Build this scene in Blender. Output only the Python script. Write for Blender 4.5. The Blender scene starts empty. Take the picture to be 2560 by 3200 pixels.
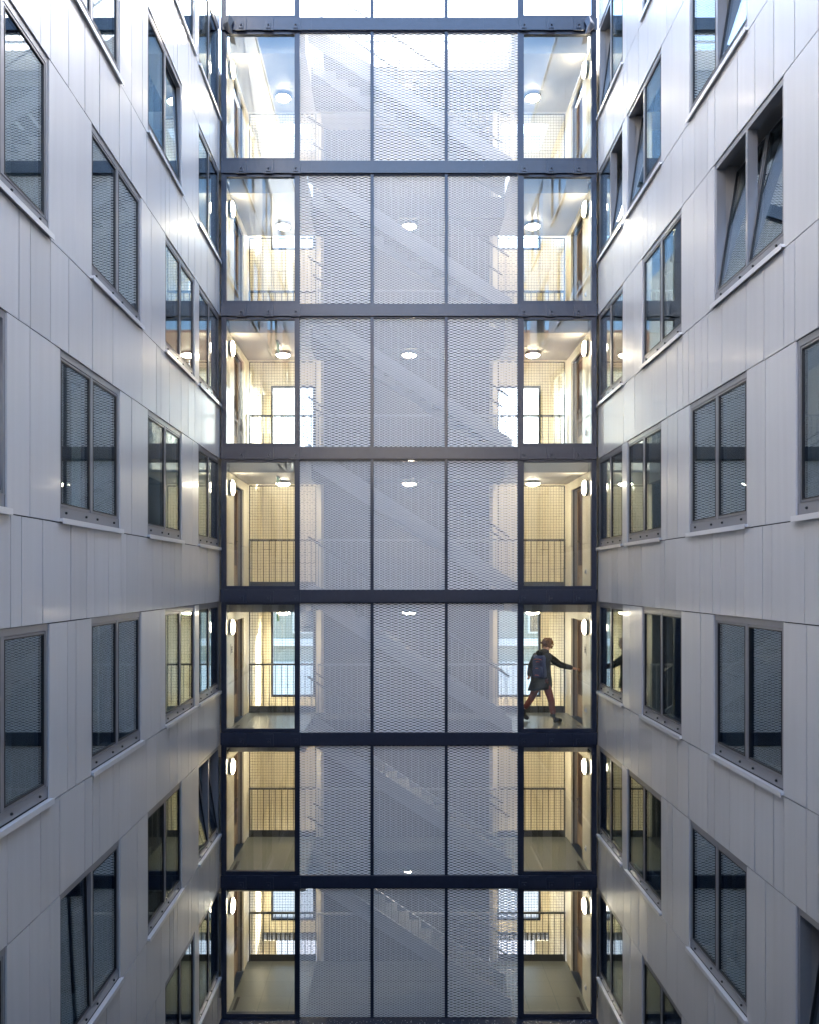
import bpy, bmesh, math, random
from mathutils import Vector, Matrix
R = math.radians
scene = bpy.context.scene
C = scene.collection
ZC = 11.6                      # camera height above the street (metres)

# ------------------------------------------------------------------ camera
cam_d = bpy.data.cameras.new('camera'); cam = bpy.data.objects.new('camera', cam_d); C.objects.link(cam)
cam.location = (-0.275, 0, ZC); cam.rotation_euler = (R(90), 0, 0)
cam_d.sensor_fit = 'HORIZONTAL'; cam_d.sensor_width = 36; cam_d.lens = 36
cam_d.shift_x = 46/2560; cam_d.shift_y = 212/2560
cam_d.clip_start = 0.05; cam_d.clip_end = 3000
scene.camera = cam
# ------------------------------------------------------------------ world, sun, exposure
SUN_EL, SUN_AZ = 22.0, 49.0    # azimuth from +y towards +x
w = bpy.data.worlds.new("World"); scene.world = w; w.use_nodes = True
nt = w.node_tree; bg = nt.nodes['Background']
sky = nt.nodes.new('ShaderNodeTexSky'); sky.sky_type = 'NISHITA'; sky.sun_disc = False
sky.sun_elevation = R(SUN_EL); sky.sun_rotation = R(SUN_AZ); sky.air_density = 1.0; sky.dust_density = 2.3; sky.ozone_density = 1.3
nt.links.new(sky.outputs[0], bg.inputs[0]); bg.inputs[1].default_value = 0.15
sun_d = bpy.data.lights.new('sun', 'SUN'); sun_d.energy = 3.2; sun_d.angle = R(0.5); sun_d.color = (1.0, .90, .76)
sun = bpy.data.objects.new('sun', sun_d); C.objects.link(sun)
sv = Vector((math.sin(R(SUN_AZ))*math.cos(R(SUN_EL)), math.cos(R(SUN_AZ))*math.cos(R(SUN_EL)), math.sin(R(SUN_EL))))
sun.rotation_euler = sv.to_track_quat('Z', 'Y').to_euler(); sun.location = (20, 30, 40)
vs = scene.view_settings
vs.view_transform = 'Standard'; vs.look = 'None'; vs.gamma = 1; vs.use_curve_mapping = False; vs.exposure = 3.62
cy = scene.cycles
cy.max_bounces = 10; cy.diffuse_bounces = 5; cy.glossy_bounces = 5; cy.transmission_bounces = 6; cy.transparent_max_bounces = 32
cy.caustics_reflective = False; cy.caustics_refractive = False

# ------------------------------------------------------------------ materials
def mat(name, col, rough=.5, metal=0, coat=0, coat_rough=.1, noise=0, nscale=8, bump=0, bscale=60, emit=None, spec=None):
    m = bpy.data.materials.new(name); m.use_nodes = True
    n = m.node_tree.nodes; l = m.node_tree.links; b = n['Principled BSDF']
    b.inputs['Base Color'].default_value = (*col, 1); b.inputs['Roughness'].default_value = rough
    b.inputs['Metallic'].default_value = metal
    b.inputs['Coat Weight'].default_value = coat; b.inputs['Coat Roughness'].default_value = coat_rough
    if spec is not None: b.inputs['Specular IOR Level'].default_value = spec
    tc = n.new('ShaderNodeTexCoord')
    if noise:
        t = n.new('ShaderNodeTexNoise'); t.inputs['Scale'].default_value = nscale; t.inputs['Detail'].default_value = 6
        l.new(tc.outputs['Object'], t.inputs['Vector'])
        mx = n.new('ShaderNodeMix'); mx.data_type = 'RGBA'; mx.blend_type = 'MIX'
        mx.inputs[6].default_value = (*[max(0, c*(1-noise)) for c in col], 1)
        mx.inputs[7].default_value = (*[min(1, c*(1+noise)) for c in col], 1)
        l.new(t.outputs['Fac'], mx.inputs[0]); l.new(mx.outputs[2], b.inputs['Base Color'])
    if bump:
        t2 = n.new('ShaderNodeTexNoise'); t2.inputs['Scale'].default_value = bscale; t2.inputs['Detail'].default_value = 4
        l.new(tc.outputs['Object'], t2.inputs['Vector'])
        bp = n.new('ShaderNodeBump'); bp.inputs['Strength'].default_value = bump; bp.inputs['Distance'].default_value = .01
        l.new(t2.outputs['Fac'], bp.inputs['Height']); l.new(bp.outputs[0], b.inputs['Normal'])
    if emit:
        b.inputs['Emission Color'].default_value = (*emit[0], 1); b.inputs['Emission Strength'].default_value = emit[1]
    return m

def glass(name, f0, tint, rough=0.0, warp=0, wscale=1.2):
    m = bpy.data.materials.new(name); m.use_nodes = True
    n = m.node_tree.nodes; l = m.node_tree.links; n.remove(n['Principled BSDF'])
    out = n['Material Output']
    tr = n.new('ShaderNodeBsdfTransparent'); tr.inputs[0].default_value = (*tint, 1)
    gl = n.new('ShaderNodeBsdfGlossy'); gl.inputs['Roughness'].default_value = rough; gl.inputs[0].default_value = (.86, .94, 1, 1)
    lw = n.new('ShaderNodeLayerWeight'); lw.inputs[0].default_value = .5
    pw = n.new('ShaderNodeMath'); pw.operation = 'POWER'; pw.inputs[1].default_value = 5
    fr = n.new('ShaderNodeMath'); fr.operation = 'MULTIPLY_ADD'; fr.inputs[1].default_value = 1-f0; fr.inputs[2].default_value = f0
    l.new(lw.outputs['Facing'], pw.inputs[0]); l.new(pw.outputs[0], fr.inputs[0])
    mx = n.new('ShaderNodeMixShader')
    l.new(fr.outputs[0], mx.inputs[0]); l.new(tr.outputs[0], mx.inputs[1]); l.new(gl.outputs[0], mx.inputs[2]); l.new(mx.outputs[0], out.inputs[0])
    if warp:
        tc = n.new('ShaderNodeTexCoord'); t = n.new('ShaderNodeTexNoise'); t.inputs['Scale'].default_value = wscale; t.inputs['Detail'].default_value = 0
        l.new(tc.outputs['Object'], t.inputs['Vector'])
        bp = n.new('ShaderNodeBump'); bp.inputs['Strength'].default_value = warp; bp.inputs['Distance'].default_value = .01
        l.new(t.outputs['Fac'], bp.inputs['Height']); l.new(bp.outputs[0], gl.inputs['Normal'])
    return m

def tiles(name, c1, c2, mortar, sx, sz, rough=.3, msize=.006, plane='XY'):
    m = bpy.data.materials.new(name); m.use_nodes = True
    n = m.node_tree.nodes; l = m.node_tree.links; b = n['Principled BSDF']; b.inputs['Roughness'].default_value = rough
    tc = n.new('ShaderNodeTexCoord'); br = n.new('ShaderNodeTexBrick')
    vec = tc.outputs['Object']
    if plane == 'XZ':
        sp = n.new('ShaderNodeSeparateXYZ'); cb = n.new('ShaderNodeCombineXYZ')
        l.new(vec, sp.inputs[0]); l.new(sp.outputs[0], cb.inputs[0]); l.new(sp.outputs[2], cb.inputs[1]); vec = cb.outputs[0]
    l.new(vec, br.inputs['Vector'])
    br.inputs['Color1'].default_value = (*c1, 1); br.inputs['Color2'].default_value = (*c2, 1); br.inputs['Mortar'].default_value = (*mortar, 1)
    br.inputs['Scale'].default_value = 1; br.inputs['Brick Width'].default_value = sx; br.inputs['Row Height'].default_value = sz
    br.inputs['Mortar Size'].default_value = msize; br.offset = .0 if plane == 'XY' else .5
    l.new(br.outputs['Color'], b.inputs['Base Color'])
    return m

M = {}
M['clad'] = mat('pale metallic cladding', (.62, .595, .57), .36, .2, .35, .12, .05, 180)
def clad_material():
    m = mat('pale metallic cladding', (.60, .60, .615), .36, .08, .25, .12)
    n = m.node_tree.nodes; l = m.node_tree.links; b = n['Principled BSDF']
    at = n.new('ShaderNodeAttribute'); at.attribute_name = 'tone'
    tc = n.new('ShaderNodeTexCoord'); mp = n.new('ShaderNodeMapping'); mp.inputs['Scale'].default_value = (7, 7, .35)
    st = n.new('ShaderNodeTexNoise'); st.inputs['Scale'].default_value = 1.6; st.inputs['Detail'].default_value = 5
    sp = n.new('ShaderNodeTexNoise'); sp.inputs['Scale'].default_value = 140; sp.inputs['Detail'].default_value = 2
    l.new(tc.outputs['Object'], mp.inputs[0]); l.new(mp.outputs[0], st.inputs['Vector']); l.new(tc.outputs['Object'], sp.inputs['Vector'])
    def ma(op, a, bb):
        k = n.new('ShaderNodeMath'); k.operation = op
        for i, q in enumerate((a, bb)):
            if isinstance(q, (int, float)): k.inputs[i].default_value = q
            else: l.new(q, k.inputs[i])
        return k.outputs[0]
    f = ma('ADD', ma('MULTIPLY', ma('SUBTRACT', st.outputs['Fac'], .5), .16), ma('MULTIPLY', ma('SUBTRACT', sp.outputs['Fac'], .5), .12))
    f = ma('ADD', ma('ADD', f, at.outputs['Fac']), .96)
    mx = n.new('ShaderNodeMix'); mx.data_type = 'RGBA'; mx.blend_type = 'MULTIPLY'; mx.inputs[0].default_value = 1
    mx.inputs[6].default_value = (.60, .60, .615, 1); l.new(f, mx.inputs[7]); l.new(mx.outputs[2], b.inputs['Base Color'])
    r = ma('ADD', ma('MULTIPLY', st.outputs['Fac'], .14), .29); l.new(r, b.inputs['Roughness'])
    return m
M['clad'] = clad_material()
M['core'] = mat('dark membrane', (.03, .03, .035), .8)
M['frame'] = mat('grey window paint', (.25, .255, .28), .35, .3, .3, .1, .04, 90)
M['gasket'] = mat('black gasket', (.012, .012, .015), .45)
M['sill'] = mat('white aluminium sill', (.72, .72, .74), .3, .3, .3)
M['steel'] = mat('dark blue-grey steel paint', (.017, .023, .046), .34, 0, .45, .2, .25, 12, .25, 45)
M['post'] = mat('dark post paint', (.018, .024, .046), .36, .2, .4, .15, .1, 20)
M['mesh'] = mat('galvanised expanded metal', (.84, .82, .79), .45, .05, 0, .1, .06, 6)
M['pane_front'] = glass('clear gallery glass', .08, (.95, .97, .96), 0, .06, .9)
M['pane_side'] = glass('coated window glass', .2, (.74, .82, .82), 0, .05, .7)
M['cream'] = mat('cream wall panel', (.82, .755, .61), .38, 0, .35, .15, .05, 5)
M['joint'] = mat('dark panel joint', (.06, .05, .04), .7)
M['lobby'] = mat('dark stair core wall', (.035, .037, .042), .6, 0, 0, .1, .12, 3)
M['tile'] = tiles('grey floor tile', (.125, .13, .115), (.135, .14, .125), (.05, .07, .065), .6, .6, .28, .005)
M['ceil'] = mat('grey concrete soffit', (.42, .40, .37), .6, 0, 0, .1, .1, 2.5)
M['conc'] = mat('pale concrete', (.42, .42, .41), .7, 0, 0, .1, .12, 3)
M['rail'] = mat('dark grey railing steel', (.07, .07, .068), .4, .5)
M['wire'] = mat('black wire', (.03, .03, .03), .45, .4)
M['stair'] = mat('pale painted stair steel', (.27, .28, .30), .5, .05)
M['door'] = mat('brown stained door', (.050, .021, .013), .35, 0, .3, .1, .3, 9)
M['wood'] = mat('light door frame wood', (.34, .24, .15), .45, 0, .2, .1, .15, 9)
M['handle'] = mat('bright steel', (.75, .74, .72), .2, 1)
M['pier'] = mat('taupe pier', (.26, .23, .20), .5)
M['lamp_ring'] = mat('grey lamp ring', (.20, .19, .19), .4)
M['lamp'] = mat('glowing opal glass', (.9, .88, .84), .4, emit=((1.0, .84, .60), 5))
M['lining'] = mat('grey window lining', (.30, .29, .29), .5)
M['lamp_ceiling'] = mat('glowing opal ceiling glass', (.9, .88, .84), .4, emit=((1.0, .85, .62), 14))
M['white'] = mat('white interior paint', (.74, .72, .70), .6)
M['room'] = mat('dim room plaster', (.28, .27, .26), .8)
M['curtain'] = mat('grey curtain', (.35, .34, .33), .85)
M['street'] = mat('pale paving', (.52, .47, .42), .8, 0, 0, .1, .12, 1.5)
M['felt'] = mat('black roofing felt', (.012, .012, .013), .7, 0, 0, .1, .4, 40, .6, 60)
M['grit'] = mat('pale grit', (.5, .5, .5), .8)
M['brick'] = tiles('warm brick', (.42, .25, .16), (.36, .21, .14), (.45, .42, .38), .22, .075, .8, .012, 'XZ')
M['render'] = mat('cream render', (.50, .47, .42), .8, 0, 0, .1, .08, 1)
M['green'] = mat('grey green render', (.33, .33, .28), .8, 0, 0, .1, .1, .8)
M['whitewall'] = mat('white render', (.72, .73, .72), .8)
M['rooftile'] = mat('red roof tile', (.20, .09, .065), .7, 0, 0, .1, .2, 4)
M['darkglass'] = mat('dark window glass', (.02, .025, .03), .05, 0, 1, .02)
M['skin'] = mat('skin', (.52, .27, .18), .5)
M['hair'] = mat('curly ginger hair', (.15, .065, .025), .9, 0, 0, .1, .4, 40)
M['parka'] = mat('dark green parka', (.008, .008, .007), .9, 0, 0, .1, .3, 25, .5, 30)
M['trouser'] = mat('rust red trousers', (.21, .045, .028), .85, 0, 0, .1, .25, 25, .4, 30)
M['boot'] = mat('dark boot leather', (.028, .03, .028), .45)
M['pack'] = mat('navy rucksack fabric', (.014, .026, .095), .7, 0, 0, .1, .3, 40)
M['packtrim'] = mat('orange red trim', (.42, .08, .035), .6)
M['sign'] = mat('sign plate', (.66, .62, .55), .4)
M['ink'] = mat('sign lettering', (.07, .065, .06), .5)
M['exit'] = mat('green exit sign', (.13, .22, .16), .3, emit=((.15, .8, .4), .02))
M['louvre'] = mat('dark louvre', (.05, .05, .05), .6)

# ------------------------------------------------------------------ mesh helpers
class MB:
    def __init__(s): s.v = []; s.f = []
    def box(s, x0, x1, y0, y1, z0, z1):
        if x0 > x1: x0, x1 = x1, x0
        b = len(s.v)
        s.v += [(x0,y0,z0),(x1,y0,z0),(x1,y1,z0),(x0,y1,z0),(x0,y0,z1),(x1,y0,z1),(x1,y1,z1),(x0,y1,z1)]
        s.f += [(b,b+3,b+2,b+1),(b+4,b+5,b+6,b+7),(b,b+1,b+5,b+4),(b+1,b+2,b+6,b+5),(b+2,b+3,b+7,b+6),(b+3,b,b+4,b+7)]
        return s
    def tube(s, p, q, r, n=8, r2=None, cap=True):
        p = Vector(p); q = Vector(q); d = (q-p).normalized()
        a = d.orthogonal().normalized(); c = d.cross(a); b = len(s.v); r2 = r if r2 is None else r2
        for base, rr in ((p, r), (q, r2)):
            for i in range(n):
                t = 2*math.pi*i/n; s.v.append(tuple(base + a*math.cos(t)*rr + c*math.sin(t)*rr))
        for i in range(n):
            j = (i+1) % n; s.f.append((b+i, b+j, b+n+j, b+n+i))
        if cap: s.f.append(tuple(b+i for i in reversed(range(n)))); s.f.append(tuple(b+n+i for i in range(n)))
        return s
    def lathe(s, prof, origin, axis='z', n=24):
        # prof: list of (radius, height); axis direction as vector
        o = Vector(origin); d = Vector(axis).normalized(); a = d.orthogonal().normalized(); c = d.cross(a); b = len(s.v)
        for r, h in prof:
            for i in range(n):
                t = 2*math.pi*i/n; s.v.append(tuple(o + d*h + (a*math.cos(t) + c*math.sin(t))*max(r, 1e-4)))
        for k in range(len(prof)-1):
            for i in range(n):
                j = (i+1) % n; s.f.append((b+k*n+i, b+k*n+j, b+(k+1)*n+j, b+(k+1)*n+i))
        s.f.append(tuple(b+i for i in reversed(range(n)))); m = b+(len(prof)-1)*n; s.f.append(tuple(m+i for i in range(n)))
        return s
    def prism(s, poly, y0, y1):
        # poly in (x,z), extruded along y
        b = len(s.v); n = len(poly)
        s.v += [(x, y0, z) for x, z in poly] + [(x, y1, z) for x, z in poly]
        s.f.append(tuple(range(b, b+n))); s.f.append(tuple(reversed(range(b+n, b+2*n))))
        for i in range(n):
            j = (i+1) % n; s.f.append((b+i, b+n+i, b+n+j, b+j))
        return s
    def loft(s, rings):
        b = len(s.v); n = len(rings[0])
        for r in rings: s.v += [tuple(p) for p in r]
        for k in range(len(rings)-1):
            for i in range(n):
                j = (i+1) % n; s.f.append((b+k*n+i, b+k*n+j, b+(k+1)*n+j, b+(k+1)*n+i))
        s.f.append(tuple(b+i for i in reversed(range(n)))); m = b+(len(rings)-1)*n; s.f.append(tuple(m+i for i in range(n)))
        return s
    def mesh(s, name, m, origin=(0,0,0), smooth=False):
        me = bpy.data.meshes.new(name); ox, oy, oz = origin
        me.from_pydata([(x-ox, y-oy, z-oz) for x, y, z in s.v], [], s.f); me.update()
        bm = bmesh.new(); bm.from_mesh(me); bmesh.ops.recalc_face_normals(bm, faces=bm.faces); bm.to_mesh(me); bm.free()
        if m: me.materials.append(m)
        if smooth:
            for p in me.polygons: p.use_smooth = True
        return me

def wloc(o):
    v = Vector((0,0,0))
    while o: v += o.location; o = o.parent
    return v
def link(name, me, parent=None, loc=None):
    o = bpy.data.objects.new(name, me); C.objects.link(o); o.parent = parent
    if loc is not None: o.location = loc
    return o
def part(name, mb, m, parent, smooth=False, label=None):
    """mesh given in world coordinates, hung under a parent that is not rotated"""
    o = link(name, mb.mesh(name, m, wloc(parent) if parent else (0,0,0), smooth), parent)
    if label: o['label'] = label
    return o
def lpart(name, mb, m, parent, loc=(0,0,0), smooth=False):
    """mesh in the parent's local coordinates"""
    return link(name, mb.mesh(name, m, (0,0,0), smooth), parent, loc)
def thing(name, label, cat, loc=(0,0,0), group=None):
    o = bpy.data.objects.new(name, None); C.objects.link(o); o.location = loc; o.empty_display_size = .2
    o['label'] = label; o['category'] = cat
    if group: o['group'] = group
    return o
def structure(name, mb, m):
    o = part(name, mb, m, None); o['kind'] = 'structure'; return o
def copy_tree(o, parent=None):
    c = o.copy(); C.objects.link(c)
    if parent: c.parent = parent
    for ch in o.children: copy_tree(ch, c)
    return c

# ------------------------------------------------------------------ levels (heights are world z)
P = 445.25/160
def bz(k): return ZC + 2.471 + (3-k)*P          # centre of facade beam k
def fl(k): return bz(k) + .12                    # floor of storey k (on beam k)
def head(k): return bz(k) - .1175                # window head of row k
WELL = bz(7) - .19                               # roof at the bottom of the light well
XW = 3.68                                        # half width of the light well
XG = 3.57                                        # half width of the galleries
YF = 16.0
STO = {0:'topmost cropped storey', 1:'top full storey', 2:'second full storey down', 3:'third full storey down', 4:'storey above the person', 5:'storey of the person', 6:'storey below the person', 7:'bottom storey'}

# ------------------------------------------------------------------ ground
structure('street', MB().box(-400, 400, -400, 600, -.5, 0), M['street'])
structure('well_floor', MB().box(-XW, XW, -4.5, 15.7, WELL-.3, WELL), M['felt'])

# ------------------------------------------------------------------ side buildings
PA = [(3.1, 4.95), (6.2, 8.07), (9.2, 11.0), (12.16, 13.95), (14.25, 15.9)]
PB = [(2.3, 4.1), (5.35, 7.19), (8.34, 10.15), (11.3, 13.1), (14.22, 15.9)]
MOD = .225
JL = [7.26,7.47,7.92,8.61,9.06,9.29,9.74,10.19,10.4,10.86,11.53,11.99,12.45,12.67,13.09,13.58,13.82,14.34,14.58,14.85]
JR = [7.91,8.59,8.81,9.28,9.5,9.95,10.19,10.62,10.87,11.53,12.01,12.22,12.45,13.15,13.6,13.85,14.3,14.55,14.98,15.2]
def joints(rng, a, b, first=None):
    out = []; y = a
    while True:
        y += rng.choice((1, 2, 2, 3))*MOD
        if y > b - .12: break
        out.append(y)
    return out

WIN_CACHE = {}
def window_meshes(W, H):
    k = (round(W, 3), round(H, 3))
    if k in WIN_CACHE: return WIN_CACHE[k]
    top, st, mu, ap = .07, .045, .05, .17
    fx0, fx1 = -.13, -.016                       # frame depth, behind the cladding face
    f = MB(); f.box(fx0, fx1, 0, W, H-top, H).box(fx0, fx1, 0, st, ap, H-top).box(fx0, fx1, W-st, W, ap, H-top)
    f.box(fx0, fx1, W/2-mu/2, W/2+mu/2, ap, H-top).box(fx0, fx1-.004, 0, W, .055, ap-.004)
    f.box(fx0, fx1+.003, 0, W, ap-.004, ap)
    sw = W/2-mu/2-st-.012; sh = H-top-ap-.012
    s = MB(); g = .022
    s.box(-.05, 0, 0, sw, 0, g).box(-.05, 0, 0, sw, sh-g, sh).box(-.05, 0, 0, g, g, sh-g).box(-.05, 0, sw-g, sw, g, sh-g)
    gk = MB(); gg = .010
    gk.box(-.052, .004, g-.002, sw-g+.002, g-.002, g+gg).box(-.052, .004, g-.002, sw-g+.002, sh-g-gg, sh-g+.002).box(-.052, .004, g-.002, g+gg, g+gg, sh-g-gg).box(-.052, .004, sw-g-gg, sw-g+.002, g+gg, sh-g-gg)
    p = MB().box(-.022, -.010, g+.002, sw-g-.002, g+.002, sh-g-.002)
    si = MB().box(-.016, .038, -.03, W+.03, .012, .042).box(.034, .042, -.03, W+.03, -.012, .045)
    b = MB().lathe([(.014, 0), (.014, .012), (.008, .018)], (0,0,0), (1,0,0), 10)
    li = MB(); d0, d1, t = -.40, -.132, .02
    li.box(d0, d1, 0, t, .06, H).box(d0, d1, W-t, W, .06, H).box(d0, d1, t, W-t, H-t, H).box(d0, d1, t, W-t, .06, .06+t)
    hd = MB().box(-.075, -.056, .012, .03, 0, .1)
    r = dict(frame=f.mesh('window', M['frame']), sash=s.mesh('sash', M['frame']), gasket=gk.mesh('gasket', M['gasket']), pane=p.mesh('pane', M['pane_side']),
             sill=si.mesh('sill', M['sill']), bolt=b.mesh('bolt', M['gasket']), lining=li.mesh('lining', M['lining']), hinge=hd.mesh('hinge', M['handle']), st=st, ap=ap, mu=mu, sw=sw, sh=sh)
    WIN_CACHE[k] = r; return r

def add_window(root, side, y0, y1, z0, H, tilt=(0, 0)):
    W = y1-y0; m = window_meshes(W, H); base = wloc(root)
    far_first = side < 0
    o = link('window', m['frame'], root)
    if side < 0: o.location = Vector((-XW, y0, z0)) - base
    else: o.location = Vector((XW, y1, z0)) - base; o.rotation_euler = (0, 0, math.pi)
    for i in (0, 1):
        u = m['st']+.006 if i == 0 else W/2+m['mu']/2+.006
        # tilt is given near->far; local u runs near->far on the left wall, far->near on the right one
        a = tilt[i] if side < 0 else tilt[1-i]
        for nm in ('sash', 'gasket', 'pane'):
            c = link(nm, m[nm], o, (-.022, u, m['ap']+.006)); c.rotation_euler = (0, -R(a), 0)
        if a > 3:
            for vz in (.12, m['sh']-.25):
                c = link('hinge', m['hinge'], o, (-.022 - math.sin(R(a))*vz, u+m['sw']-.04, m['ap']+math.cos(R(a))*vz)); c.rotation_euler = (0, -R(a), 0)
    rc = random.Random(int(y0*37+z0*11+side*5))
    if rc.random() < .55:
        cw = W*rc.choice((.18, .22, .3, .48)); u0 = .03 if rc.random() < .5 else W-.03-cw; cb = MB(); nn = int(cw/.035)
        top_v = [( -.46+.02*math.sin(i*1.9+rc.random()), u0+cw*i/nn) for i in range(nn+1)]
        for (xa, ya), (xb, yb) in zip(top_v[:-1], top_v[1:]):
            b0 = len(cb.v); cb.v += [(xa, ya, .0), (xb, yb, .0), (xb, yb, H), (xa, ya, H), (xa-.004, ya, .0), (xb-.004, yb, .0), (xb-.004, yb, H), (xa-.004, ya, H)]
            cb.f += [(b0, b0+1, b0+2, b0+3), (b0+5, b0+4, b0+7, b0+6)]
        link('curtain', cb.mesh('curtain', M['curtain'] if rc.random() < .5 else M['white'], (0,0,0), True), o)
    link('sill', m['sill'], o); link('lining', m['lining'], o)
    for u in (.18, W/2-.17, W/2+.17, W-.18): link('bolt', m['bolt'], o, (-.018, u, .11))
    return o

def side_building(side, name, label, tilts, measured):
    root = thing(name, label, 'building', (side*(XW+4), 6, 0))
    rng = random.Random(11 if side < 0 else 23)
    core = MB(); clad = MB(); tone = []; Y0, Y1 = -4.5, 15.93; top = ZC+13.2
    def pane(y0, y1, z0, z1):
        g = .006; tw = rng.uniform(-.0022, .0022); tl = rng.uniform(-.0014, .0014); bw = rng.uniform(-.001, .001)
        n = 3; b = len(clad.v); tone.extend([rng.uniform(-.045, .045)]*(n*4+2))
        for i in range(n+1):
            u = i/n; y = y0+g+(y1-y0-2*g)*u
            off = tw*(u-.5)*2*(y1-y0)/.45 + bw*(1-(2*u-1)**2)
            for z, t in ((z0, -tl), (z1, tl)):
                clad.v.append((side*(XW+off+t), y, z)); clad.v.append((side*(XW+.018), y, z))
        for i in range(n):
            a = b+i*4; c = a+4
            clad.f += [(a, c, c+2, a+2), (a+1, a+3, c+3, c+1), (a, a+1, c+1, c), (a+2, c+2, c+3, a+3)]
        clad.f += [(b, b+2, b+3, b+1), (b+4*n, b+4*n+1, b+4*n+3, b+4*n+2)]
    def band(y0, y1, z0, z1, js):
        e = [y0]+[j for j in js if y0+.05 < j < y1-.05]+[y1]
        for a, b in zip(e[:-1], e[1:]): pane(a, b, z0, z1)
    xi, xo = side*(XW+.05), side*(XW+.28)
    for k in range(-1, 8):
        hd = head(k) if k >= 0 else top
        odd = (k % 2 == 1)
        wins = (PB if odd else PA) if side < 0 else (PA if odd else PB)
        z_hi = hd; z_lo = head(k)-1.77
        # spandrel between this row's sill and the next head
        if k < 7:
            s_lo, s_hi = max(head(k+1), WELL-.2), z_lo
            core.box(xi, xo, Y0, Y1, s_lo, s_hi)
            js = measured if (k == 3) else joints(rng, Y0, Y1)
            if k == 3: js = [y for y in joints(rng, Y0, 7.0)] + js
            band(Y0, Y1, s_lo+.006, s_hi-.006, js)
        if k == -1:
            core.box(xi, xo, Y0, Y1, z_lo, top); band(Y0, Y1, z_lo, top, joints(rng, Y0, Y1)); continue
        if k == 7: continue
        e = Y0
        for (a, b) in wins+[(Y1, None)]:
            if a - e > .03:
                core.box(xi, xo, e, a, z_lo, z_hi)
                if a - e > .06: band(e, a, z_lo+.006, z_hi-.006, joints(rng, e, a))
            if b: e = b
        for i, (a, b) in enumerate(wins):
            add_window(root, side, a, b, z_lo, z_hi-z_lo, tilts.get((k, i), (0, 0)))
    part('core_wall', core, M['core'], root); co = part('cladding', clad, M['clad'], root)
    ta = co.data.attributes.new('tone', 'FLOAT', 'FACE'); ta.data.foreach_set('value', tone)
    # reveals closing the corner against the galleries, rooms behind
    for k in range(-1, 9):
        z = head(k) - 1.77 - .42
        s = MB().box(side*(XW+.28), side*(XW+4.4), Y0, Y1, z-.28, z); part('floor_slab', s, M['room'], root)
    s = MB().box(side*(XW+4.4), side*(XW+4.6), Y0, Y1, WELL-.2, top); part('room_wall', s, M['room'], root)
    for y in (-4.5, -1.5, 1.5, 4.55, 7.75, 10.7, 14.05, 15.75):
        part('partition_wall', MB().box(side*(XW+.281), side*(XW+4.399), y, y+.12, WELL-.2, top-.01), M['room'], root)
    part('roof', MB().box(side*(XW-.03), side*(XW+4.7), Y0-.02, Y1+.02, top, top+.12), M['sill'], root)
    part('plinth', MB().box(side*(XW+.03), side*(XW+4.5), Y0+.01, Y1-.01, 0, WELL-.2), M['conc'], root)
    return root

LT = {(1, 3): (0, 2.0), (5, 4): (9, 9), (3, 1): (0, 8), (5, 2): (1.5, 0)}
RT = {(2, 2): (9, 9), (1, 2): (9, 0), (1, 3): (0, 8), (1, 4): (8, 0), (0, 4): (0, 8), (5, 1): (9, 9), (2, 3): (0, 0)}
left_b = side_building(-1, 'clad_building', 'left hand building clad in pale grey metal panels with offset twin windows', LT, JL)
right_b = side_building(1, 'clad_building', 'right hand building in pale grey metal panels, some windows tilted open', RT, JR)

# ------------------------------------------------------------------ gallery building (the front)
gal = thing('gallery_building', 'glazed gallery and stair building with dark beams and expanded metal screens closing the well', 'building', (0, 18, 0))
XP = [(-3.66, -3.57), (-2.2, -2.131), (-.75, -.6875), (.70, .756), (2.125, 2.2125), (3.57, 3.66)]
# beams with bolt plates
def grid_plate(x, z):
    pl = MB().box(x, x+.195, YF-.092, YF-.07, z-.115, z+.085)
    return pl
for k in range(-1, 8):
    z = bz(k)
    b = MB()
    if k < 7: b.box(-3.665, 3.665, YF-.07, YF-.05, z-.1175, z+.1175).box(-3.66, 3.66, YF-.05, YF+.1, z+.095, z+.115).box(-3.66, 3.66, YF-.05, YF+.1, z-.115, z-.095).box(-3.66, 3.66, YF+.0, YF+.02, z-.095, z+.095)
    else: b.box(-3.665, 3.665, YF-.3, YF+.1, z-.2, z+.10)
    beam = part('beam', b, M['steel'], gal)
    # weld seams and end cap: thin raised ribs
    rb = MB()
    for x in (-3.47, -.62, 1.45, 3.45, .56 if k == 2 else -1.9): rb.box(x, x+.006, YF-.073, YF-.069, z-.11, z+.11)
    part('weld_seam', rb, M['steel'], beam)
    if 0 <= k < 7:
        for x in (-3.36, -2.83, -2.3, 2.14, 2.67, 3.2):
            pl = part('bolt_plate', MB().box(x, x+.195, YF-.09, YF-.0705, z-.135, z+.1), M['steel'], beam)
            q = MB().box(x+.055, x+.145, YF-.106, YF-.0905, z-.105, z+.005)
            q.lathe([(.018, 0), (.018, .014), (.011, .03)], (x+.1, YF-.106, z-.045), (0, -1, 0), 10)
            part('bolt', q, M['steel'], beam)
# grit along the bottom ledge
gr = MB(); rg = random.Random(5)
for i in range(260):
    x = rg.uniform(-3.5, 3.5); y = YF-.28+rg.random()*.2; s = rg.uniform(.004, .012)*(1.6 if rg.random() < .1 else 1)
    gr.box(x, x+s*rg.uniform(.8, 2.2), y, y+s, bz(7)+.1, bz(7)+.1+s*.7)
go = part('roof_grit', gr, M['grit'], None); go['kind'] = 'stuff'; go['label'] = 'pale grit and leaf crumbs scattered along the black bottom ledge'; go['category'] = 'grit'

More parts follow.
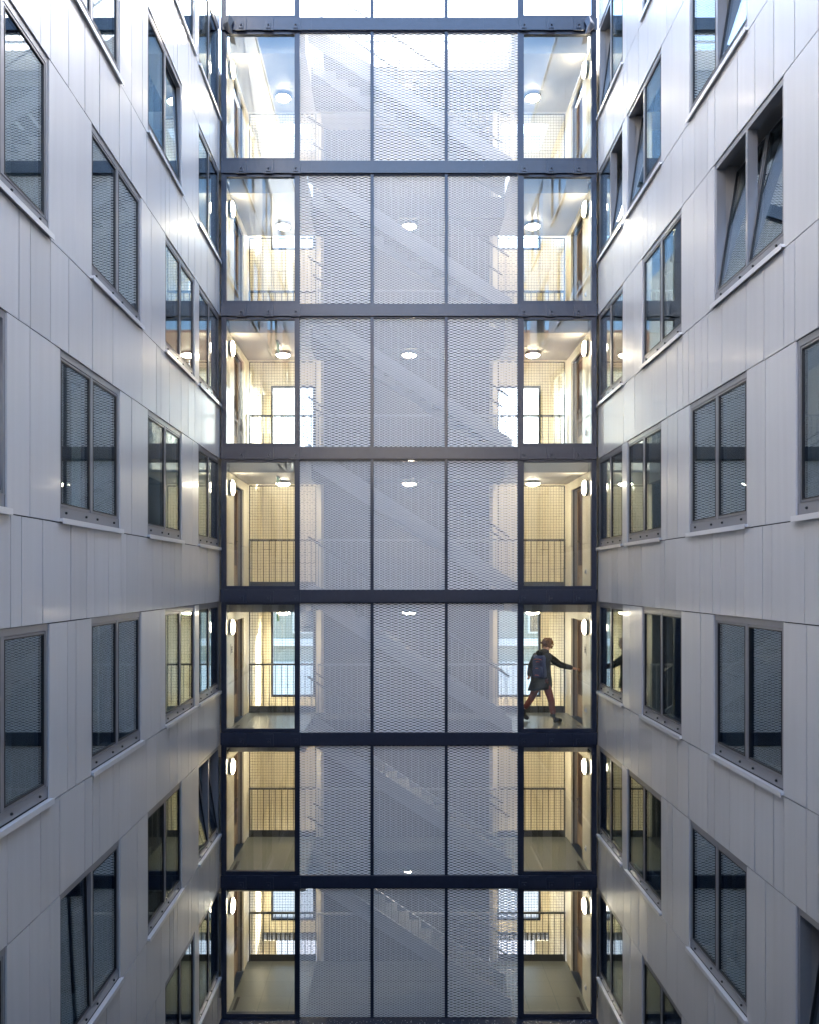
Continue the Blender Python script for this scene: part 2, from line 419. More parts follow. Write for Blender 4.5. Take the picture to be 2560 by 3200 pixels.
# posts
for k in range(0, 8):
    z0, z1 = bz(k)+.1175, bz(k-1)-.1175
    for i, (a, b) in enumerate(XP):
        if i in (0, 5):
            mb = MB().box(a, b-.02 if i == 0 else b, YF-.03, YF+.09, z0, z1) if i == 0 else MB().box(a+.02, b, YF-.03, YF+.09, z0, z1)
        else: mb = MB().box(a, b, YF-.035, YF+.09, z0, z1)
        po = part('post', mb, M['post'], gal)
        if i in (1, 2, 3, 4):
            sc = MB()
            for j in range(6): sc.lathe([(.009, 0), (.007, .006)], ((a+b)/2+(.012 if i != 1 else -.012), YF-.035, z0+.12+j*(z1-z0-.24)/5), (0, -1, 0), 8)
            part('screw', sc, M['gasket'], po)

# expanded metal screens
def expanded(W, H, lwd, s, wd, bond):
    v = []; f = []; d = wd*.16; t = .0025; a = (s-wd)/2+.0004
    fr = [0, bond, .5-bond, .5+bond, 1-bond]
    vals = [-1, -1, 1, 1, -1]
    xs = []; n = int(W/lwd)+2
    for c in range(n):
        for q, val in zip(fr, vals):
            x = (c+q)*lwd
            if x > W: break
            xs.append((x, val))
    # end at W
    ph = (W/lwd) % 1
    xs.append((W, xs[-1][1]))
    rows = int(H/s)
    for r in range(rows):
        zc = s/2 + r*s; sg = 1 if r % 2 else -1; base = len(v)
        for x, val in xs:
            z = zc + sg*a*val
            v.append((x, d, z+wd/2)); v.append((x, -d, z-wd/2)); v.append((x, -d+t, z-wd/2-t*.4)); v.append((x, d+t, z+wd/2-t*.4))
        for i in range(len(xs)-1):
            p = base+i*4; q = p+4
            f += [(p, p+1, q+1, q), (p+1, p+2, q+2, q+1), (p+2, p+3, q+3, q+2), (p+3, p, q, q+3)]
    me = bpy.data.meshes.new('mesh_screen'); me.from_pydata(v, [], f); me.update(); me.materials.append(M['mesh']); return me
HS = P - .235 - .03
COARSE = expanded(1.38, HS, .143, .0265, .0150, .07)
FINE = expanded(1.38, HS, .096, .0165, .0088, .10)
KINDS = {0:'FCF', 1:'FCC', 2:'CFF', 3:'CFC', 4:'FFC', 5:'FCF', 6:'CFC', 7:'FFC'}
XS = [(-2.131, 1.381), (-.6875, 1.3875), (.756, 1.369)]
for k in range(0, 8):
    for i, (x, wd) in enumerate(XS):
        o = link('mesh_screen', COARSE if KINDS[k][i] == 'C' else FINE, gal, Vector((x, YF+.0, bz(k)+.119)) - wloc(gal)); o.scale.x = wd/1.38
        o['label'] = 'wide-eyed expanded metal screen' if KINDS[k][i] == 'C' else 'fine-eyed expanded metal screen'
    bk = MB().box(-2.13, 2.124, YF-.02, YF+.03, bz(k-1)-.146, bz(k-1)-.1185); part('head_trim', bk, M['post'], gal)

# glazed bays
for k in range(0, 8):
    z0, z1 = bz(k)+.119, bz(k-1)-.119
    for sgn in (-1, 1):
        xa, xb = (-3.59, -2.202) if sgn < 0 else (2.2145, 3.59)
        f = MB(); t, tp = .028, .072
        xi0 = xa+(.02 if sgn < 0 else .0); xi1 = xb-(.0 if sgn < 0 else .02)
        f.box(xa, xb, YF-.025, YF+.06, z0, z0+tp).box(xa, xb, YF-.025, YF+.06, z1-.055, z1).box(xa, xa+t, YF-.0245, YF+.0595, z0+tp, z1-.055).box(xb-t, xb, YF-.0245, YF+.0595, z0+tp, z1-.055)
        wo = part('bay_window', f, M['post'], gal)
        part('pane', MB().box(xa+t-.003, xb-t+.003, YF+.015, YF+.027, z0+tp-.003, z1-.055+.003), M['pane_front'], wo)

# slabs, floors, ceilings, walls behind
YB, YV, SX = 18.35, 20.4, 2.05      # back railing line, far wall, half width of stair zone
for k in range(0, 8):
    z = fl(k)
    for sg in (-1, 1): part('floor_slab', MB().box(sg*SX, sg*(XG-.001), YF+.32, YB, z-.453, z-.02), M['ceil'], gal)
    part('walkway_slab', MB().box(-SX+.001, SX-.001, 17.42, YB-.001, z-.452, z-.021), M['lobby'], gal)
    if k == 7: part('hotspot_blocker', MB().box(-SX+.002, SX-.002, YF+.1, 17.418, z-.3, z-.001), M['lobby'], gal)  # slab added to block the bright spot of sunlit ground below the stairs
    if k == 0: part('sky_blocker', MB().box(-.2, SX-.003, 16.85, 17.419, z-.45, z-.05), M['ceil'], gal)  # slab added to cut down the overbright sky behind the open stair slot
    t = MB()
    for sg in (-1, 1): part('floor', MB().box(sg*SX, sg*(XG-.002), YF+.1, YB-.003, z-.019, z), M['tile'], gal)
    part('walkway_floor', MB().box(-SX+.002, SX-.002, 17.45, YB-.004, z-.018, z-.001), M['lobby'], gal)
    if k > 0:
        for sg in (-1, 1):
            part('drain', MB().box(sg*3.50, sg*3.44, YF+.25, YF+.75, z+.001, z+.006), M['gasket'], gal)

def panel_wall(mbp, mbj, axis, c, th, a0, a1, z0, z1, vj, hj, g=.004):
    """panels with open joints on a dark backing; axis 'x': plane x=c running along y, axis 'y': plane y=c running along x"""
    vj = sorted(vj); hj = sorted(hj)
    vs_ = [a0]+[v for v in vj if a0+.02 < v < a1-.02]+[a1]; hs = [z0]+[h for h in hj if z0+.02 < h < z1-.02]+[z1]
    for u0, u1 in zip(vs_[:-1], vs_[1:]):
        for h0, h1 in zip(hs[:-1], hs[1:]):
            if axis == 'x': mbp.box(c, c+th*.5, u0+g, u1-g, h0+g, h1-g)
            else: mbp.box(u0+g, u1-g, c, c+th*.5, h0+g, h1-g)
    lo, hi = sorted((c+th*.5, c+th))
    if axis == 'x': mbj.box(lo+.0005, hi, a0, a1, z0, z1)
    else: mbj.box(a0, a1, lo+.0005, hi, z0, z1)

DY0, DY1, DH = 16.78, 17.87, 2.14
BOT = 0.0
wallp = MB(); wallj = MB(); piers = MB()
for sg in (-1, 1):
    c = sg*XG; th = sg*.08
    for k in range(1, 8):
        z0, z1 = fl(k), fl(k-1)-.453
        hj = [z0+.92]
        panel_wall(wallp, wallj, 'x', c, th, YF+.1, DY0, z0, z1, [], hj)
        panel_wall(wallp, wallj, 'x', c, th, DY0, DY1, z0+DH, z1, [], [])
        panel_wall(wallp, wallj, 'x', c, th, DY1, YB, z0, z1, [], hj)
        piers.box(sg*(XG+.081), sg*(XG+.30), DY1-.0, DY1+.06, z0, z0+DH)
    # void side walls, full height
    for k in range(1, 9):
        z0 = fl(k) if k < 8 else BOT; z1 = fl(k-1)
        if k == 8: z1 = fl(7)
        panel_wall(wallp, wallj, 'x', c, th, YB, YV, z0-.45 if k < 8 else z0, z1-.45 if k < 8 else z1-.45, [YB+1.05], [z0+.45, z0+1.7])
part('gallery_wall', wallp, M['cream'], gal); part('wall_backing', wallj, M['joint'], gal); part('door_pier', piers, M['pier'], gal)
# outer shell of the gallery building
part('outer_wall', MB().box(-XG-.6, -XG-.31, YF+.1, YV, 0, fl(0)-.45).box(XG+.31, XG+.6, YF+.1, YV, 0, fl(0)-.45), M['conc'], gal)
# doors
for sg in (-1, 1):
    for k in range(1, 8):
        z = fl(k)
        d = part('door', MB().box(sg*3.715, sg*3.765, DY0+.05, DY1-.05, z+.01, z+DH-.05), M['door'], gal)
        fr = MB().box(sg*3.70, sg*3.79, DY0, DY0+.048, z, z+DH-.002).box(sg*3.70, sg*3.79, DY1-.048, DY1-.001, z, z+DH-.002).box(sg*3.70, sg*3.79, DY0+.048, DY1-.048, z+DH-.048, z+DH-.002)
        part('door_frame', fr, M['wood'], d)
        h = MB().tube((sg*3.72, DY1-.14, z+1.02), (sg*3.655, DY1-.14, z+1.02), .011).tube((sg*3.655, DY1-.14, z+1.02), (sg*3.655, DY1-.27, z+1.02), .011)
        h.box(sg*3.714, sg*3.708, DY1-.165, DY1-.115, z+.93, z+1.11); part('handle', h, M['handle'], d)
        part('kick_plate', MB().box(sg*3.7145, sg*3.709, DY0+.06, DY1-.06, z+.02, z+.5), M['wood'], d)
        rv = MB().box(sg*(XG+.081), sg*(XG+.30), DY0-.06, DY0, z, z+DH); part('reveal', rv, M['cream'], d)
# far wall with tall openings on alternate storeys
OX0, OX1 = 2.26, 3.355
def far_panels(x0, x1, z0, z1, vj=(), hj=()):
    panel_wall(fw, fj, 'y', YV, .12, x0, x1, z0, z1, vj, hj)
ZT = fl(0)-.45
for sg in (-1, 1):
    fw = MB(); fj = MB()
    def X(a, b): return (min(sg*a, sg*b), max(sg*a, sg*b))
    vj = [sg*2.55, sg*2.95, sg*3.3]
    far_panels(*X(OX1, XG+.05), fl(7)-.25, ZT, [], [fl(k)+d for k in range(1, 8) for d in (-.45, .95)])
    far_panels(*X(2.031, OX0), fl(7)-.25, ZT, [sg*1.9], [fl(k)+d for k in range(1, 8) for d in (-.45, .95)])
    edges = []
    for k in (1, 3, 5, 7): edges.append((fl(k)+.06, min(fl(k)+2.24, ZT)))
    zcur = fl(7)-.25
    for a, b in reversed(edges):
        far_panels(*X(OX0, OX1), zcur, a, vj, [fl(k)+d for k in range(1, 8) for d in (-.45, .62)])
        zcur = b
    if zcur < ZT-.05: far_panels(*X(OX0, OX1), zcur, ZT, vj, [])
    # bottom: louvre strip over a wide ground-floor opening
    x0, x1 = X(2.021, XG)
    lv = MB()
    for i in range(5): lv.box(x0, x1, YV, YV+.06, fl(7)-.43+i*.04, fl(7)-.43+i*.04+.012)
    for i in range(15): lv.box(x0+i*(x1-x0)/14.01, x0+i*(x1-x0)/14.01+.03, YV-.01, YV+.05, fl(7)-.44, fl(7)-.252)
    part('louvre', lv, M['louvre'], gal)
    far_panels(*X(XG-.35, XG+.05), 0, fl(7)-.45, [], [])
    part('far_wall', fw, M['cream'], gal); part('far_wall_backing', fj, M['joint'], gal)
    # window frames and panes
    for a, b in edges:
        f = MB(); x0, x1 = X(OX0, OX1)
        f.box(x0, x0+.05, YV-.012, YV+.1, a, b).box(x1-.05, x1, YV-.012, YV+.1, a, b).box(x0+.05, x1-.05, YV-.012, YV+.1, a, a+.05).box(x0+.05, x1-.05, YV-.012, YV+.1, b-.05, b)
        wo = part('void_window', f, M['post'], gal)
        part('pane', MB().box(x0+.048, x1-.048, YV+.05, YV+.06, a+.048, b-.048), M['pane_front'], wo)
for sg in (-1, 1):
    cp = MB(); cj = MB(); panel_wall(cp, cj, 'x', sg*2.03, -sg*.1, 18.385, YV-.001, fl(7)-.25, ZT-.001, [19.4], [fl(k)+d for k in range(1, 8) for d in (-.45, .95)])
    part('core_side_wall', cp, M['cream'], gal); part('core_side_backing', cj, M['cream'], gal)
part('stair_core', MB().box(-1.925, 1.925, 19.1, YV+.12, 0, ZT), M['lobby'], gal)
# roof over void and galleries, with two skylights and an open stair slot
rf = MB(); zr = ZT; SY0, SY1 = 18.85, 20.05
rf.box(-XG-.6, XG+.6, YB+.002, SY0, zr, zr+.43).box(-XG-.6, XG+.6, SY1, YV+.4, zr, zr+.43)
for xa, xb in ((-XG-.6, -3.27), (-2.2, 2.2), (3.27, XG+.6)): rf.box(xa, xb, SY0+.001, SY1-.001, zr+.001, zr+.429)
part('roof', rf, M['white'], gal)
for xa in (-3.27, 2.2): part('skylight', MB().box(xa+.003, xa+1.067, SY0+.004, SY1-.004, zr+.36, zr+.375), M['pane_front'], gal)

# ------------------------------------------------------------------ railings along the void, with wire net
def make_railing(sg, k):
    z = fl(k); a, b = (SX, XG-.03)
    t = thing('railing', 'x', 'railing', (sg*(a+b)/2, YB, z), 'railings at the back of the glazed bays')
    x0, x1 = min(sg*a, sg*b), max(sg*a, sg*b)
    part('top_rail', MB().box(x0, x1, YB-.03, YB+.02, z+1.06, z+1.10), M['rail'], t)
    part('kick_plate', MB().box(x0, x1, YB-.006, YB+.006, z-.02, z+.15), M['rail'], t)
    part('post', MB().box(sg*(XG-.06), sg*(XG-.03), YB-.031, YB+.021, z, z+1.058), M['rail'], t)
    n = 11
    for i in range(n):
        x = x0+.06+i*(x1-x0-.16)/(n-1)
        part('baluster', MB().box(x-.006, x+.006, YB-.012, YB+.012, z+.151, z+1.059), M['rail'], t)
    wn = MB(); s = .062; zt = z+2.3; r = .003
    x = x0
    while x < x1: wn.tube((x, YB+.05, z-.02), (x, YB+.05, zt), r, 4, cap=False); x += s
    zz = z
    while zz < zt: wn.tube((x0, YB+.052, zz), (x1, YB+.052, zz), r, 4, cap=False); zz += s
    wn.tube((x0, YB+.05, zt), (x1, YB+.05, zt), .012, 6).tube((sg*(XG-.035), YB+.05, z), (sg*(XG-.035), YB+.05, zt), .012, 6).tube((sg*SX, YB+.05, z), (sg*SX, YB+.05, zt), .012, 6)
    part('wire_net', wn, M['wire'], t)
    return t
SIDE = {-1: 'left', 1: 'right'}
for sg in (-1, 1):
    proto = make_railing(sg, 7)
    for k in range(1, 8):
        o = proto if k == 7 else copy_tree(proto)
        o.location.z = fl(k)
        o['label'] = f"grey baluster railing with wire net in {SIDE[sg]} glazed bay, {STO[k]}"

# ------------------------------------------------------------------ stairs
def make_stair():
    # local: x along the flight, bottom at (0,0,0) going up to the left (-x); y 0..1.05 deep; z up
    t = thing('staircase', 'x', 'staircase', (0,0,0), 'stair flights behind the screens')
    n = 16; run = 4.0; rise = P; g = run/n; r = rise/n
    for y in (0, 1.0):
        poly = [(.05, -.12), (.05, .20), (-run, rise+.12), (-run, rise-.25)]
        lpart('stringer', MB().prism(poly, y, y+.05), M['stair'], t)
    for i in range(n-1):
        lpart('tread', MB().box(-(i+1)*g, -i*g+.02, .052, .998, (i+1)*r-.045, (i+1)*r), M['core'], t)
    for y in (.03, 1.03):
        lpart('handrail', MB().tube((0, y, 1.05), (-run, y, rise+1.05), .022, 8), M['rail'], t)
    for i in range(0, 30):
        x = -.08 - i*(run-.15)/29; zb = -x/run*rise
        lpart('baluster', MB().tube((x, .03, zb+.1), (x, .03, zb+1.05), .008, 6), M['stair'], t)
    return t
st0 = make_stair()
for k in range(1, 8):
    o = st0 if k == 1 else copy_tree(st0)
    o.location = (2.0, 16.25, fl(k)); o['label'] = f"pale stair flight behind the screens, rising left from {STO[k]}"
# walkway balustrades beside the stairs
def make_guard():
    t = thing('balustrade', 'x', 'balustrade', (0,0,0), 'balustrades of the walkway behind the stairs')
    lpart('top_rail', MB().box(-2.0, 2.0, -.02, .02, 1.06, 1.1), M['stair'], t)
    for i in range(33):
        x = -1.98+i*3.96/32; lpart('baluster', MB().box(x-.007, x+.007, -.007, .007, 0, 1.06), M['stair'], t)
    return t
g0 = make_guard()
for k in range(0, 8):
    o = g0 if k == 0 else copy_tree(g0)
    o.location = (0, 18.3, fl(k)); o['label'] = f"pale rear walkway balustrade behind the screens, {STO[k]}"

# ------------------------------------------------------------------ lamps
def make_ceiling_lamp():
    t = thing('ceiling_lamp', 'x', 'lamp', (0,0,0), 'round ceiling lamps of the galleries')
    lpart('lamp_ring', MB().lathe([(.10, 0), (.10, -.02), (.155, -.022), (.155, -.055), (.147, -.058)], (0,0,0), (0,0,1), 28), M['lamp_ring'], t, smooth=False)
    lpart('diffuser', MB().lathe([(.146, -.058), (.14, -.075), (.115, -.092), (.07, -.104), (.01, -.108)], (0,0,0), (0,0,1), 28), M['lamp_ceiling'], t, smooth=True)
    return t
def make_wall_lamp():
    t = thing('wall_lamp', 'x', 'lamp', (0,0,0), 'round wall lamps of the galleries')
    lpart('lamp_ring', MB().lathe([(.11, 0), (.16, .002), (.16, .05), (.152, .054)], (0,0,0), (-1,0,0), 28), M['lamp_ring'], t)
    lpart('diffuser', MB().lathe([(.151, .054), (.145, .07), (.12, .085), (.07, .096), (.01, .1)], (0,0,0), (-1,0,0), 28), M['lamp'], t, smooth=True)
    return t
cl0 = make_ceiling_lamp(); wl0 = make_wall_lamp(); first = True
for k in range(1, 8):
    for x, nm in ((-2.69, 'in the left glazed bay'), (.04, 'behind the middle screens'), (2.71, 'in the right glazed bay')):
        o = cl0 if first else copy_tree(cl0); first = False
        o.location = (x, 17.72, fl(k-1)-.453); o['label'] = f"lit round ceiling lamp {nm}, {STO[k]}"
first = True
for k in range(1, 8):
    for sg in (1, -1):
        o = wl0 if first else copy_tree(wl0); first = False
        o.location = (sg*XG, 16.36, fl(k)+2.03); o.rotation_euler = (0, 0, 0 if sg > 0 else math.pi)
        o['label'] = f"lit round wall lamp on the cream {SIDE[sg]} wall, {STO[k]}"

# ------------------------------------------------------------------ signs, switches, flaps
def text_mesh(s, size):
    c = bpy.data.curves.new('t', 'FONT'); c.body = s; c.size = size; c.align_x = 'CENTER'; c.extrude = .002
    o = bpy.data.objects.new('t', c); C.objects.link(o)
    dg = bpy.context.evaluated_depsgraph_get(); me = bpy.data.meshes.new_from_object(o.evaluated_get(dg)); bpy.data.objects.remove(o); me.materials.clear(); me.materials.append(M['ink']); me.name = 'letter'
    return me
HM = text_mesh('H', .2)
for sg in (-1, 1):
    t = thing('wall_sign', f"small framed letter H sign under the {SIDE[sg]} wall lamp, {STO[5]}", 'sign', (sg*(XG-.001), 16.5, fl(5)+1.5), 'letter signs by the doors')
    lpart('plate', MB().box(-sg*.001, -sg*.008, -.1, .1, -.03, .19), M['sign'], t)
    o = link('letter', HM, t, (-sg*.011, 0, 0)); o.rotation_euler = (R(90), 0, R(-90) if sg > 0 else R(90))
for k in range(1, 8):
    t = thing('wall_socket', f"small white socket low on the cream right wall, {STO[k]}", 'socket', (XG-.001, 16.45, fl(k)+.36), 'wall sockets of the right bay')
    lpart('plate', MB().box(-.001, -.012, -.04, .04, -.05, .05), M['white'], t)
    lpart('cover', MB().box(-.0125, -.03, -.028, .028, -.035, .02), M['sill'], t)
for k in (3, 4, 5):
    t = thing('exit_sign', f"green exit sign hung edge-on under the left gallery ceiling, {STO[k]}", 'sign', (-2.69, 16.95, fl(k-1)-.453), 'hanging exit signs')
    lpart('bracket', MB().box(-.025, .025, -.14, .14, -.035, 0), M['lamp_ring'], t)
    lpart('plate', MB().box(-.005, .005, -.15, .15, -.21, -.036), M['exit'], t)
    lpart('pictogram', MB().box(.006, .0075, -.12, -.03, -.19, -.06).box(.006, .0075, .0, .06, -.13, -.115).prism([(0,0),(0,0.001),(0.001,0)], 0, .001), M['white'], t)
def flap(sg, col, label):
    t = thing('sealing_flap', label, 'flap', (sg*3.60, YF-.1, bz(0)))
    mb = MB(); b = 0
    pts = [(0, -.02, -.04), (sg*-.12, -.04, .13), (sg*-.20, -.02, .02), (sg*-.16, -.06, -.10), (sg*-.19, -.03, -.26), (sg*-.10, -.05, -.22), (sg*.0, -.02, -.10)]
    back = [(x, y+.025, z) for x, y, z in pts]
    mb.v = pts+back; n = len(pts); ctr = len(mb.v); mb.v += [(sg*-.1, -.10, -.05), (sg*-.1, .01, -.05)]
    for i in range(n):
        j = (i+1) % n; mb.f += [(i, j, ctr), (n+j, n+i, ctr+1), (i, n+i, n+j, j)]
    lpart('rubber_sheet', mb, col, t); return t
flap(-1, M['gasket'], 'black folded rubber flap sticking out of the top left corner joint')
flap(1, M['steel'], 'blue-grey folded flap at the top right corner joint')

# ------------------------------------------------------------------ buildings beyond
nb = thing('neighbour_building', 'grey-green building with white base across the street, seen through the void windows', 'building', (0, 52, 0))
part('wall', MB().box(-30, 30, 46, 58, 7.0, 17.5), M['green'], nb); part('base_wall', MB().box(-30, 30, 45.5, 58, 0, 7.0), M['whitewall'], nb)
part('cornice', MB().box(-30.2, 30.2, 45.7, 46, 7.9, 8.3).box(-30.2, 30.2, 45.7, 46, 10.9, 11.2), M['whitewall'], nb)
for i in range(18):
    for j in range(3):
        x = -29+i*3.3; z = 8.7+j*3.0
        wo = part('window', MB().box(x-.1, x+1.4, 45.9, 46.02, z-.1, z+1.8), M['whitewall'], nb)
        part('pane', MB().box(x, x+1.3, 45.86, 45.9, z, z+1.7), M['darkglass'], wo)
part('roof', MB().box(-30.5, 30.5, 45.4, 58.5, 17.5, 17.8), M['conc'], nb)

# behind the camera: closing wall of the well, and the sunlit houses that show in the glass
rb = thing('rear_building', 'low clad building closing the light well behind the viewer', 'building', (0, -5.5, 0))
part('wall', MB().box(-XW-4.7, XW+4.7, -7, -4.51, 0, ZC+4.8), M['clad'], rb)
part('roof', MB().box(-XW-4.8, XW+4.8, -7.1, -4.45, ZC+4.8, ZC+4.9), M['sill'], rb)
for k in range(4, 7):
    for x in (-2.6, -.7, 1.2):
        wo = part('window', MB().box(x, x+1.5, -4.515, -4.47, head(k)-1.6, head(k)), M['frame'], rb)
        part('pane', MB().box(x+.1, x+1.4, -4.47, -4.45, head(k)-1.5, head(k)-.1), M['darkglass'], wo)
sb = thing('apartment_building', 'sunlit cream apartment house with red roof, reflected in the gallery glass', 'building', (0, -38, 0))
part('wall', MB().box(-26, 22, -46, -34, 0, ZC+17), M['render'], sb)
part('roof', MB().prism([(-26.5, ZC+17.001), (22.5, ZC+17.001), (19, ZC+20), (-23, ZC+20)], -46.5, -33.5), M['rooftile'], sb)
for i in range(14):
    for j in range(8):
        x = -24+i*3.3; z = 3+j*3.1
        wo = part('window', MB().box(x-.12, x+1.72, -34, -33.93, z-.12, z+1.92), M['whitewall'], sb)
        part('pane', MB().box(x, x+1.6, -33.93, -33.9, z, z+1.8), M['darkglass'], wo)

# ------------------------------------------------------------------ the walking person
def skinned(name, pts, edges, radii, m, parent, root=0, sub=2):
    me = bpy.data.meshes.new(name); me.from_pydata(pts, edges, []); me.update()
    o = bpy.data.objects.new(name, me); C.objects.link(o)
    sk = o.modifiers.new('skin', 'SKIN'); sk.use_smooth_shade = True
    ss = o.modifiers.new('sub', 'SUBSURF'); ss.levels = sub; ss.render_levels = sub
    for i, v in enumerate(me.skin_vertices[0].data):
        r = radii[i]; v.radius = r if isinstance(r, tuple) else (r, r); v.use_root = (i == root)
    bpy.context.view_layer.update()
    dg = bpy.context.evaluated_depsgraph_get(); new = bpy.data.meshes.new_from_object(o.evaluated_get(dg))
    bpy.data.objects.remove(o); bpy.data.meshes.remove(me); new.name = name; new.materials.clear(); new.materials.append(m)
    for p in new.polygons: p.use_smooth = True
    return link(name, new, parent)
F5 = fl(5)
per = thing('person', 'person in dark parka and red trousers striding right, hand reaching for the door', 'person', (2.8, 17.1, F5))
def L(x, y, h): return (x-2.8, y-17.1, h)
pts = [L(2.79,17.10,.88), L(2.79,17.09,1.08), L(2.81,17.08,1.30), L(2.865,17.09,1.465), L(2.90,17.115,1.56), L(2.925,17.13,1.64),
       L(2.955,16.98,1.385), L(3.135,16.99,1.22), L(3.45,17.02,1.135), L(3.505,17.03,1.115),
       L(2.675,17.19,1.38), L(2.575,17.16,1.13), L(2.52,17.06,.935), L(2.485,17.04,.90),
       L(2.87,17.05,.84), L(2.975,17.02,.475), L(3.03,17.05,.11), L(3.10,17.065,.06),
       L(2.72,17.15,.84), L(2.60,17.2,.49), L(2.445,17.25,.235), L(2.46,17.255,.13)]
edges = [(0,1),(1,2),(2,3),(3,4),(4,5),(2,6),(6,7),(7,8),(8,9),(2,10),(10,11),(11,12),(12,13),(0,14),(14,15),(15,16),(16,17),(0,18),(18,19),(19,20),(20,21)]
rad = [.125,.115,.135,.052,.082,.078, .055,.04,.027,.032, .055,.04,.027,.032, .085,.052,.03,.02, .085,.052,.03,.02]
body = skinned('body', pts, edges, rad, M['skin'], per)
# fingers of the reaching hand, and face details
hb = Vector(pts[9]); fing = []
for i, (dz, ln) in enumerate(((.024, .062), (.010, .075), (-.004, .072), (-.018, .056))):
    a = hb + Vector((.02, .0, dz)); b = a + Vector((ln*.55, .006, -.012)); c = b + Vector((ln*.45, .012, -.014-.004*i))
    skinned('finger', [tuple(a), tuple(b), tuple(c)], [(0,1),(1,2)], [.009, .008, .006], M['skin'], body, sub=1)
a = hb + Vector((0, -.02, .012)); skinned('thumb', [tuple(a), tuple(a+Vector((.03, -.022, .012))), tuple(a+Vector((.056, -.018, .006)))], [(0,1),(1,2)], [.011, .009, .007], M['skin'], body, sub=1)
fc = Vector((.66, .75, 0)); rt = Vector((.75, -.66, 0)); hc = Vector(L(2.925,17.13,1.615))
fm = MB().lathe([(.016, 0), (.012, .012), (.004, .026)], tuple(hc+fc*.082+Vector((0,0,-.01))), tuple(fc), 8)
for s in (-1, 1): fm.lathe([(.008, 0), (.026, .006), (.022, .016)], tuple(hc+rt*s*.076+Vector((0,0,-.015))), tuple(rt*s), 10)
lpart('face', fm, M['skin'], body, smooth=True)
em = MB()
for s in (-1, 1): em.lathe([(.009, 0), (.006, .004)], tuple(hc+fc*.074+rt*s*.03+Vector((0,0,.012))), tuple(fc), 8)
em.lathe([(.02, 0), (.012, .004)], tuple(hc+fc*.074+Vector((0,0,-.05))), tuple(fc), 8)
lpart('eyes_and_mouth', em, M['boot'], body)
# curly hair: clumps over the skull
hm = MB(); rh = random.Random(3)
def blob(mb, c, r, sx=1, sy=1, sz=1, n=8, m=6, jit=0, rg=rh):
    rings = []
    for k in range(m+1):
        ph = math.pi*(k+.02)/(m+.04); ring = []
        for i in range(n):
            t = 2*math.pi*i/n; j = 1+rg.uniform(-jit, jit)
            ring.append((c[0]+r*sx*math.sin(ph)*math.cos(t)*j, c[1]+r*sy*math.sin(ph)*math.sin(t)*j, c[2]+r*sz*math.cos(ph)*j))
        rings.append(ring)
    mb.loft(rings)
blob(hm, tuple(hc+Vector((-.012, -.02, .03))), .098, 1, 1, .95, 12, 8, .06)
for i in range(230):
    d = Vector((rh.gauss(0,1), rh.gauss(0,1), rh.gauss(.35,.9))).normalized()
    if d.dot(fc) > .45 and d.z < .35: continue
    if d.z < -.75: continue
    p = hc + Vector((-.008, -.014, .028)) + d*rh.uniform(.085, .128)
    blob(hm, tuple(p), rh.uniform(.008, .022), 1, 1, 1, 6, 4, .3)
lpart('hair', hm, M['hair'], per, smooth=True)
# parka: sleeves, trunk, flared skirt, hood
jp = [L(2.79,17.10,.93), L(2.79,17.09,1.10), L(2.81,17.08,1.29), L(2.85,17.085,1.44), L(2.955,16.98,1.375), L(3.135,16.99,1.215), L(3.43,17.02,1.14), L(2.675,17.19,1.37), L(2.57,17.16,1.13), L(2.525,17.07,.95)]
je = [(0,1),(1,2),(2,3),(2,4),(4,5),(5,6),(2,7),(7,8),(8,9)]
jk = skinned('parka', jp, je, [.17,.165,.18,.095, .092,.076,.05, .092,.07,.052], M['parka'], per)
sk = MB(); rings = []
for h, a, b, cx, cyy in ((1.30,.175,.15,2.80,17.08), (1.16,.185,.16,2.79,17.09), (1.0,.20,.17,2.785,17.10), (.85,.225,.19,2.78,17.11), (.74,.245,.20,2.765,17.11), (.685,.25,.205,2.755,17.11), (.69,.235,.19,2.755,17.11)):
    ring = []
    for i in range(28):
        t = 2*math.pi*i/28; f = 1+.04*math.sin(3*t+h*9)*(1.3-h)*2
        ring.append(L(cx+math.cos(t)*a*f, cyy+math.sin(t)*b*f, h+(.03*math.cos(t+.5) if h < .8 else 0)))
    rings.append(ring)
sk.loft(rings); lpart('parka_skirt', sk, M['parka'], jk, smooth=True)
hd = MB(); blob(hd, L(2.765,17.01,1.455), .10, 1.1, .85, .75, 14, 8, .07); blob(hd, L(2.84,17.06,1.475), .10, 1.05, 1, .62, 14, 8, .05)
lpart('hood', hd, M['parka'], jk, smooth=True)
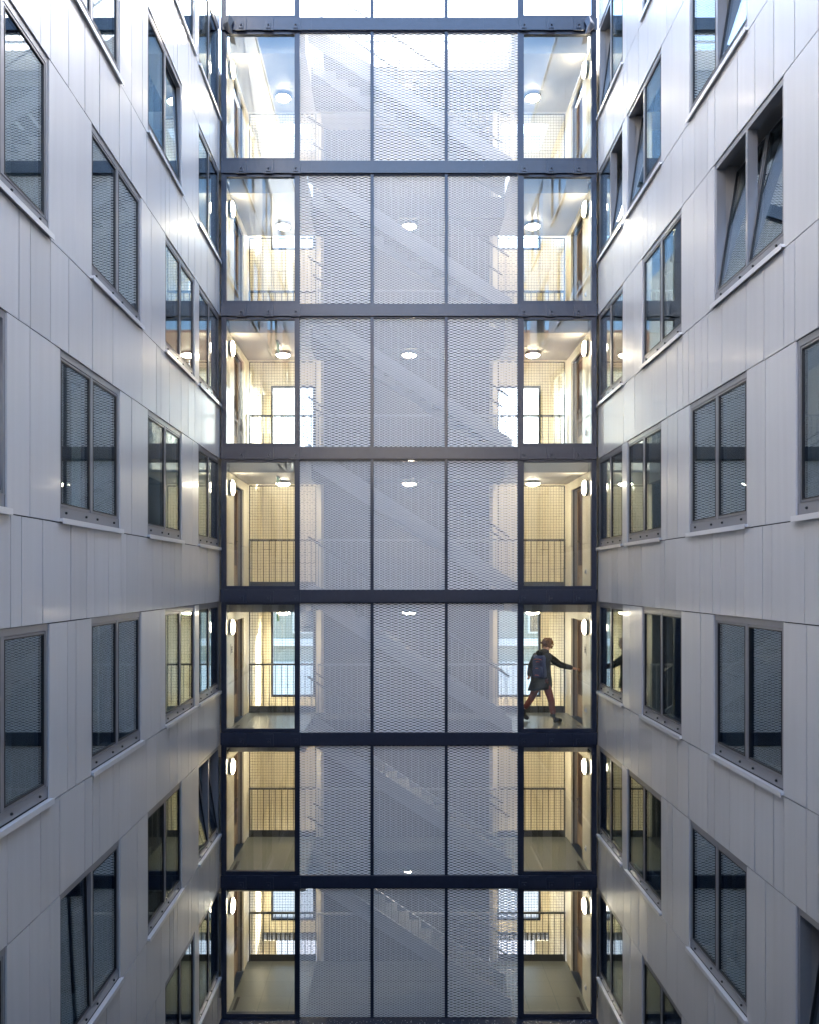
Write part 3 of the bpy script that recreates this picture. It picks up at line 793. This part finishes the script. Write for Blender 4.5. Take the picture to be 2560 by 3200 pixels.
# trousers, boots
skinned('trousers', [L(2.79,17.10,.86), L(2.87,17.05,.82), L(2.975,17.02,.475), L(3.025,17.05,.16), L(2.72,17.15,.82), L(2.60,17.2,.49), L(2.455,17.245,.26)],
        [(0,1),(1,2),(2,3),(0,4),(4,5),(5,6)], [.13,.10,.072,.06,.10,.072,.058], M['trouser'], per)
def boot(ank, heel, ball, toe):
    return skinned('boot', [ank, heel, ball, toe], [(0,1),(1,2),(2,3)], [(.062,.062), (.064,.062), (.06,.054), (.046,.038)], M['boot'], per, root=1)
boot(L(3.02,17.05,.20), L(3.0,17.05,.065), L(3.14,17.08,.05), L(3.22,17.09,.04))
boot(L(2.45,17.245,.27), L(2.405,17.245,.165), L(2.49,17.26,.075), L(2.55,17.27,.042))
# rucksack
bp = thing('rucksack', 'navy rucksack with orange-red trim worn on the walking person back', 'rucksack', (2.73, 16.9, F5+.94))
bk = Vector((-.62, -.78, 0)).normalized(); bs = Vector((bk.y, -bk.x, 0))
def pbox(c, hw, hd_, hh, m, name, parent, bev=.3):
    mb = MB(); rings = []
    for zz, s in ((-1, .8), (-.85, .96), (-.3, 1), (.4, 1), (.8, .93), (1, .72)):
        ring = []
        for i in range(20):
            t = 2*math.pi*i/20; e = .55
            cx = math.copysign(abs(math.cos(t))**e, math.cos(t))*hw*s; cyy = math.copysign(abs(math.sin(t))**e, math.sin(t))*hd_*s
            q = Vector(c) + bs*cx + bk*cyy + Vector((0, 0, zz*hh)); ring.append(tuple(q))
        rings.append(ring)
    mb.loft(rings); return lpart(name, mb, m, parent, smooth=True)
o0 = Vector((2.735-2.73, 17.0-16.9, 0))
pk = pbox((o0.x, o0.y, .235), .145, .085, .235, M['pack'], 'main_bag', bp)
pp = o0 + bk*.09
pbox((pp.x, pp.y, .13), .115, .04, .115, M['pack'], 'pocket', bp)
tr = MB()
for zz, hw in ((.385, .085), (.335, .04), (.20, .03), (.06, .045)):
    c = o0 + bk*(.088 if zz > .3 else .128)
    for s in (-1, 1):
        tr.tube(tuple(c+bs*hw*s+Vector((0,0,zz))), tuple(c+Vector((0,0,zz+.012))), .009, 6)
lpart('trim', tr, M['packtrim'], bp)
for s in (-1, 1):
    a = o0 - bk*.03 + bs*.09*s
    st = MB().tube(tuple(a+Vector((0,0,.44))), tuple(a-bk*.16+Vector((0,0,.50))), .018, 8).tube(tuple(a-bk*.16+Vector((0,0,.50))), tuple(a-bk*.27+Vector((0,0,.36))), .018, 8)
    lpart('strap', st, M['pack'], bp)
